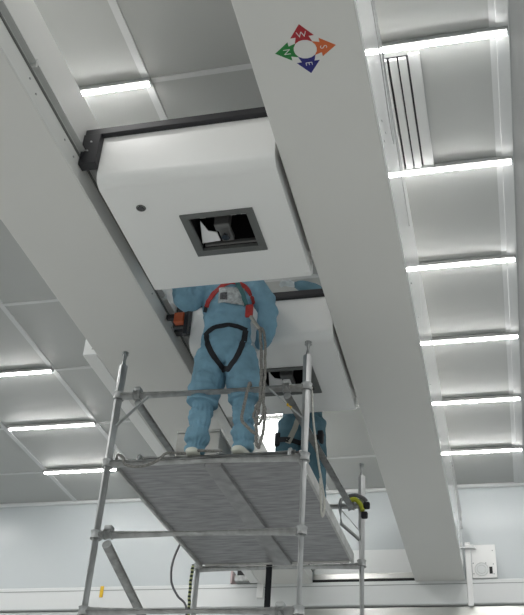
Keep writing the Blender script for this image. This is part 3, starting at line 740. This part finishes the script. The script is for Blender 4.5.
rope('hook_rope', [(-1.635, 5.90, 4.56), (-1.69, 5.90, 4.61), (-1.745, 5.90, 4.68), (-1.742, 5.905, 4.78), (-1.725, 5.91, 4.91), (-1.72, 5.935, 5.0), (-1.72, 5.985, 5.01)], .012, M['rope'], ly, j=.002)
# rope wound round the front rung
rp = rope('safety_rope', [(-2.69, 5.955, 4.447), (-2.66, 5.91, 4.46), (-2.615, 5.905, 4.43), (-2.60, 5.91, 4.385), (-2.53, 5.912, 4.362), (-2.44, 5.912, 4.365), (-2.36, 5.912, 4.395), (-2.30, 5.92, 4.455), (-2.26, 5.985, 4.488),
    (-2.18, 6.0, 4.490), (-2.10, 5.99, 4.50), (-1.98, 5.99, 4.492), (-1.90, 5.99, 4.49)], .0105, M['rope'], None, 5, .001)
tag(rp, 'grey rope wound round the front tube of the platform left of the feet', 'rope')

# ---------------- second worker behind the far box
w2 = thing('person', 'worker in dusky blue coverall, mostly hidden behind the far white box', 'person', (-1.74, 7.88, ZD + .30))
bm = bmesh.new(); C2 = -1.745; DZ = .30
bm_loft(bm, [(C2, 7.90, 5.26, .06, .08), (C2, 7.90, 5.30, .15, .115), (C2, 7.90, 5.40, .195, .14), (C2, 7.90, 5.5, .190, .14), (C2, 7.89, 5.62, .205, .14), (C2, 7.89, 5.74, .215, .145),
             (C2, 7.86, 5.90, .215, .14), (C2, 7.83, 6.02, .205, .125), (C2, 7.82, 6.075, .13, .10), (C2, 7.81, 6.11, .075, .075), (C2, 7.80, 6.2, .062, .066)], 28)
head(bm, (C2, 7.78, 6.28))
for sx, hx, kx, ax in ((-1, -1.85, -1.88, -1.89), (1, -1.64, -1.60, -1.58)):
    bm_tube(bm, smooth_path([(hx, 7.90, 5.42), (hx, 7.90, 5.25), (kx, 7.88, 5.0), (kx, 7.89, 4.8), (ax, 7.91, 4.53)], 5),
            [.126] * 6 + [.122, .118, .114, .11, .106, .104, .102, .100, .098, .095, .09, .088, .086, .08, .07], 22)
RAD = [.088] * 8 + [.084, .082, .08, .078, .076, .074, .072, .07, .066, .06, .054, .047, .04]
bm_tube(bm, smooth_path([(C2 + .16, 7.82, 6.03), (C2 + .24, 7.70, 6.12), (C2 + .33, 7.52, 6.37), (C2 + .19, 7.40, 6.535), (C2 + .02, 7.31, 6.57)], 5), RAD, 18)
hand(bm, (C2 + .01, 7.305, 6.572), (-1, -.3, .0), (0, -.3, -1), (0, -1, 0), .35)
bm_tube(bm, smooth_path([(C2 - .16, 7.82, 6.03), (C2 - .22, 7.70, 6.10), (C2 - .24, 7.52, 6.10), (C2 - .20, 7.36, 6.08), (C2 - .14, 7.24, 6.06)], 5), RAD, 18)
hand(bm, (C2 - .135, 7.23, 6.055), (.3, -1, 0), (0, -.1, -1), (1, 0, 0), .3)
for v in bm.verts: v.co.z += DZ
b = remesh_body(bm, .0085, 5)
wrinkle(b, .007, [((C2, 7.75, 5.7), .3, .009, 60), ((C2 + .2, 7.5, 6.6), .25, .009, 55)])
region_mats(b, (C2, 7.78, 6.28 + DZ), [((C2 - .09, 7.28, 6.57 + DZ), .10), ((C2 - .11, 7.13, 6.05 + DZ), .10)], None)
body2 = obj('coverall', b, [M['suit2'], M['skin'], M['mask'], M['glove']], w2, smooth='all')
bm = bmesh.new()
for sx in (-1, 1): bm_ball(bm, (C2 + sx * .031, 7.693, 6.293 + DZ), .010, (1.3, .6, .8), 2)
obj('eye', bm, M['eye'], w2, smooth='all')
shoe(-1.89, 7.93, ZD + DZ, .1, w2); shoe(-1.58, 7.93, ZD + DZ, -.1, w2)
T2 = tree_of(body2)
strap_on(T2, 'waist_belt', [(C2 - .19, 5.47), (C2 - .1, 5.455), (C2, 5.45), (C2 + .1, 5.455), (C2 + .18, 5.47)], .05, M['strapblk'], w2, axis_from=7.2)
strap_on(T2, 'diagonal_strap', [(C2 - .10, 5.42), (C2 - .04, 5.58), (C2 + .03, 5.76)], .05, M['tan'], w2, axis_from=7.2)
for xx in (C2 - .205, C2 + .195):
    bm = bmesh.new(); bm_box(bm, xx - .028, xx + .028, 7.79, 7.93, 5.41, 5.55, .015, 2); obj('pouch', bm, M['strapblk'], w2)

sp = thing('step_stool', 'low grey step stool on the platform under the worker behind the far box', 'step stool', (-1.735, 7.86, ZD))
box_obj('step_top', (-2.02, -1.45, 7.62, 8.04, ZD + .27, ZD + .299), M['deckrail'], sp, .006)
for xx in (-1.98, -1.49):
    for yy in (7.66, 8.0): box_obj('leg', (xx - .02, xx + .02, yy - .02, yy + .02, ZD, ZD + .27), M['galvd'], sp, .004)

# ------------------------------------------------------------------ loose bits on the scaffold
ys = thing('yellow_strap', 'yellow and black webbing clamp wrapped round the back right scaffold post', 'strap', (-1.25, 8.15, 4.92))
bm = bmesh.new(); bm_tube(bm, smooth_path([(-1.325, 8.095, 4.975), (-1.27, 8.10, 4.985), (-1.225, 8.11, 4.94), (-1.205, 8.11, 4.88)], 4), .030, 8, flat=(1, .7)); obj('webbing', bm, M['yellow'], ys, smooth=40)
bm = bmesh.new(); bm_tube(bm, smooth_path([(-1.335, 8.10, 5.015), (-1.27, 8.10, 5.025), (-1.20, 8.11, 5.0), (-1.175, 8.11, 4.97)], 4), .018, 8); obj('grip', bm, M['cable'], ys, smooth=40)
for xx, z in ((-1.168, 4.925), (-1.188, 4.835)): box_obj('clamp_jaw', (xx - .03, xx + .03, 8.085, 8.13, z - .032, z + .032), M['strapblk'], ys, .014)
pl = tube_obj('pale_strap', smooth_path([(-1.272, 6.04, 4.99), (-1.262, 6.08, 4.75), (-1.255, 6.28, 4.50), (-1.25, 6.50, 4.32), (-1.25, 6.50, 4.20), (-1.25, 6.42, 4.16), (-1.25, 6.38, 4.24), (-1.252, 6.34, 4.40)], 6),
              .016, M['pale'], None, 8, flat=(1, .5), origin=(-1.25, 6.4, 4.5))
tag(pl, 'pale webbing loop hanging down beside the right edge of the platform', 'strap')
bs = box_obj('black_strap', (-2.075, -2.02, 8.132, 8.142, 2.4, 4.44), M['strapblk'], None, .002, origin=(-2.05, 8.137, 4.4))
tag(bs, 'broad black strap hanging straight down from the rear edge of the platform', 'strap')
ec = rope('striped_cable', [(-2.735, 8.05, 4.40), (-2.748, 8.075, 4.2), (-2.742, 8.085, 3.9), (-2.74, 8.085, 3.4), (-2.74, 8.085, 2.6)], .014, M['striped'], None, 10, .003)
tag(ec, 'yellow-green and black striped cable hanging down the back left scaffold post', 'cable')
gc = rope('grey_cable', [(-2.80, 8.02, 4.70), (-2.87, 8.0, 4.55), (-2.915, 8.0, 4.38), (-2.90, 8.0, 4.22), (-2.83, 8.0, 4.10), (-2.76, 8.05, 4.02), (-2.76, 8.09, 3.8), (-2.765, 8.1, 3.2)], .010, M['cable'], None, 8, .001)
tag(gc, 'thin grey cable looping out left of the striped cable under the platform', 'cable')

# ------------------------------------------------------------------ camera
cd = bpy.data.cameras.new('camera'); cam = bpy.data.objects.new('camera', cd); COL.objects.link(cam); S.camera = cam
F, CXp, CYp = 960.0, 262.0, 307.5
y = Vector((541 - CXp, 978 - CYp, F)).normalized()            # vanishing point of the depth direction
z = Vector((361 - CXp, -1107 - CYp, F)); z = (z - y * z.dot(y)).normalized()
x = y.cross(z)
r = Vector((x[0], y[0], z[0])); u = -Vector((x[1], y[1], z[1])); bk = -Vector((x[2], y[2], z[2]))
mt = Matrix((r, u, bk)).transposed().to_4x4(); mt.translation = (0, 0, 1.5)
cam.matrix_world = mt
cd.sensor_fit = 'HORIZONTAL'; cd.sensor_width = 36; cd.lens = 36 * F / 524; cd.clip_start = .05; cd.clip_end = 60

w = bpy.data.worlds.new('world'); S.world = w; w.use_nodes = True
w.node_tree.nodes['Background'].inputs[0].default_value = (.5, .5, .5, 1); w.node_tree.nodes['Background'].inputs[1].default_value = .2
S.view_settings.view_transform = 'Standard'; S.view_settings.look = 'None'; S.view_settings.gamma = 1
S.view_settings.use_curve_mapping = False
S.view_settings.exposure = 0.72
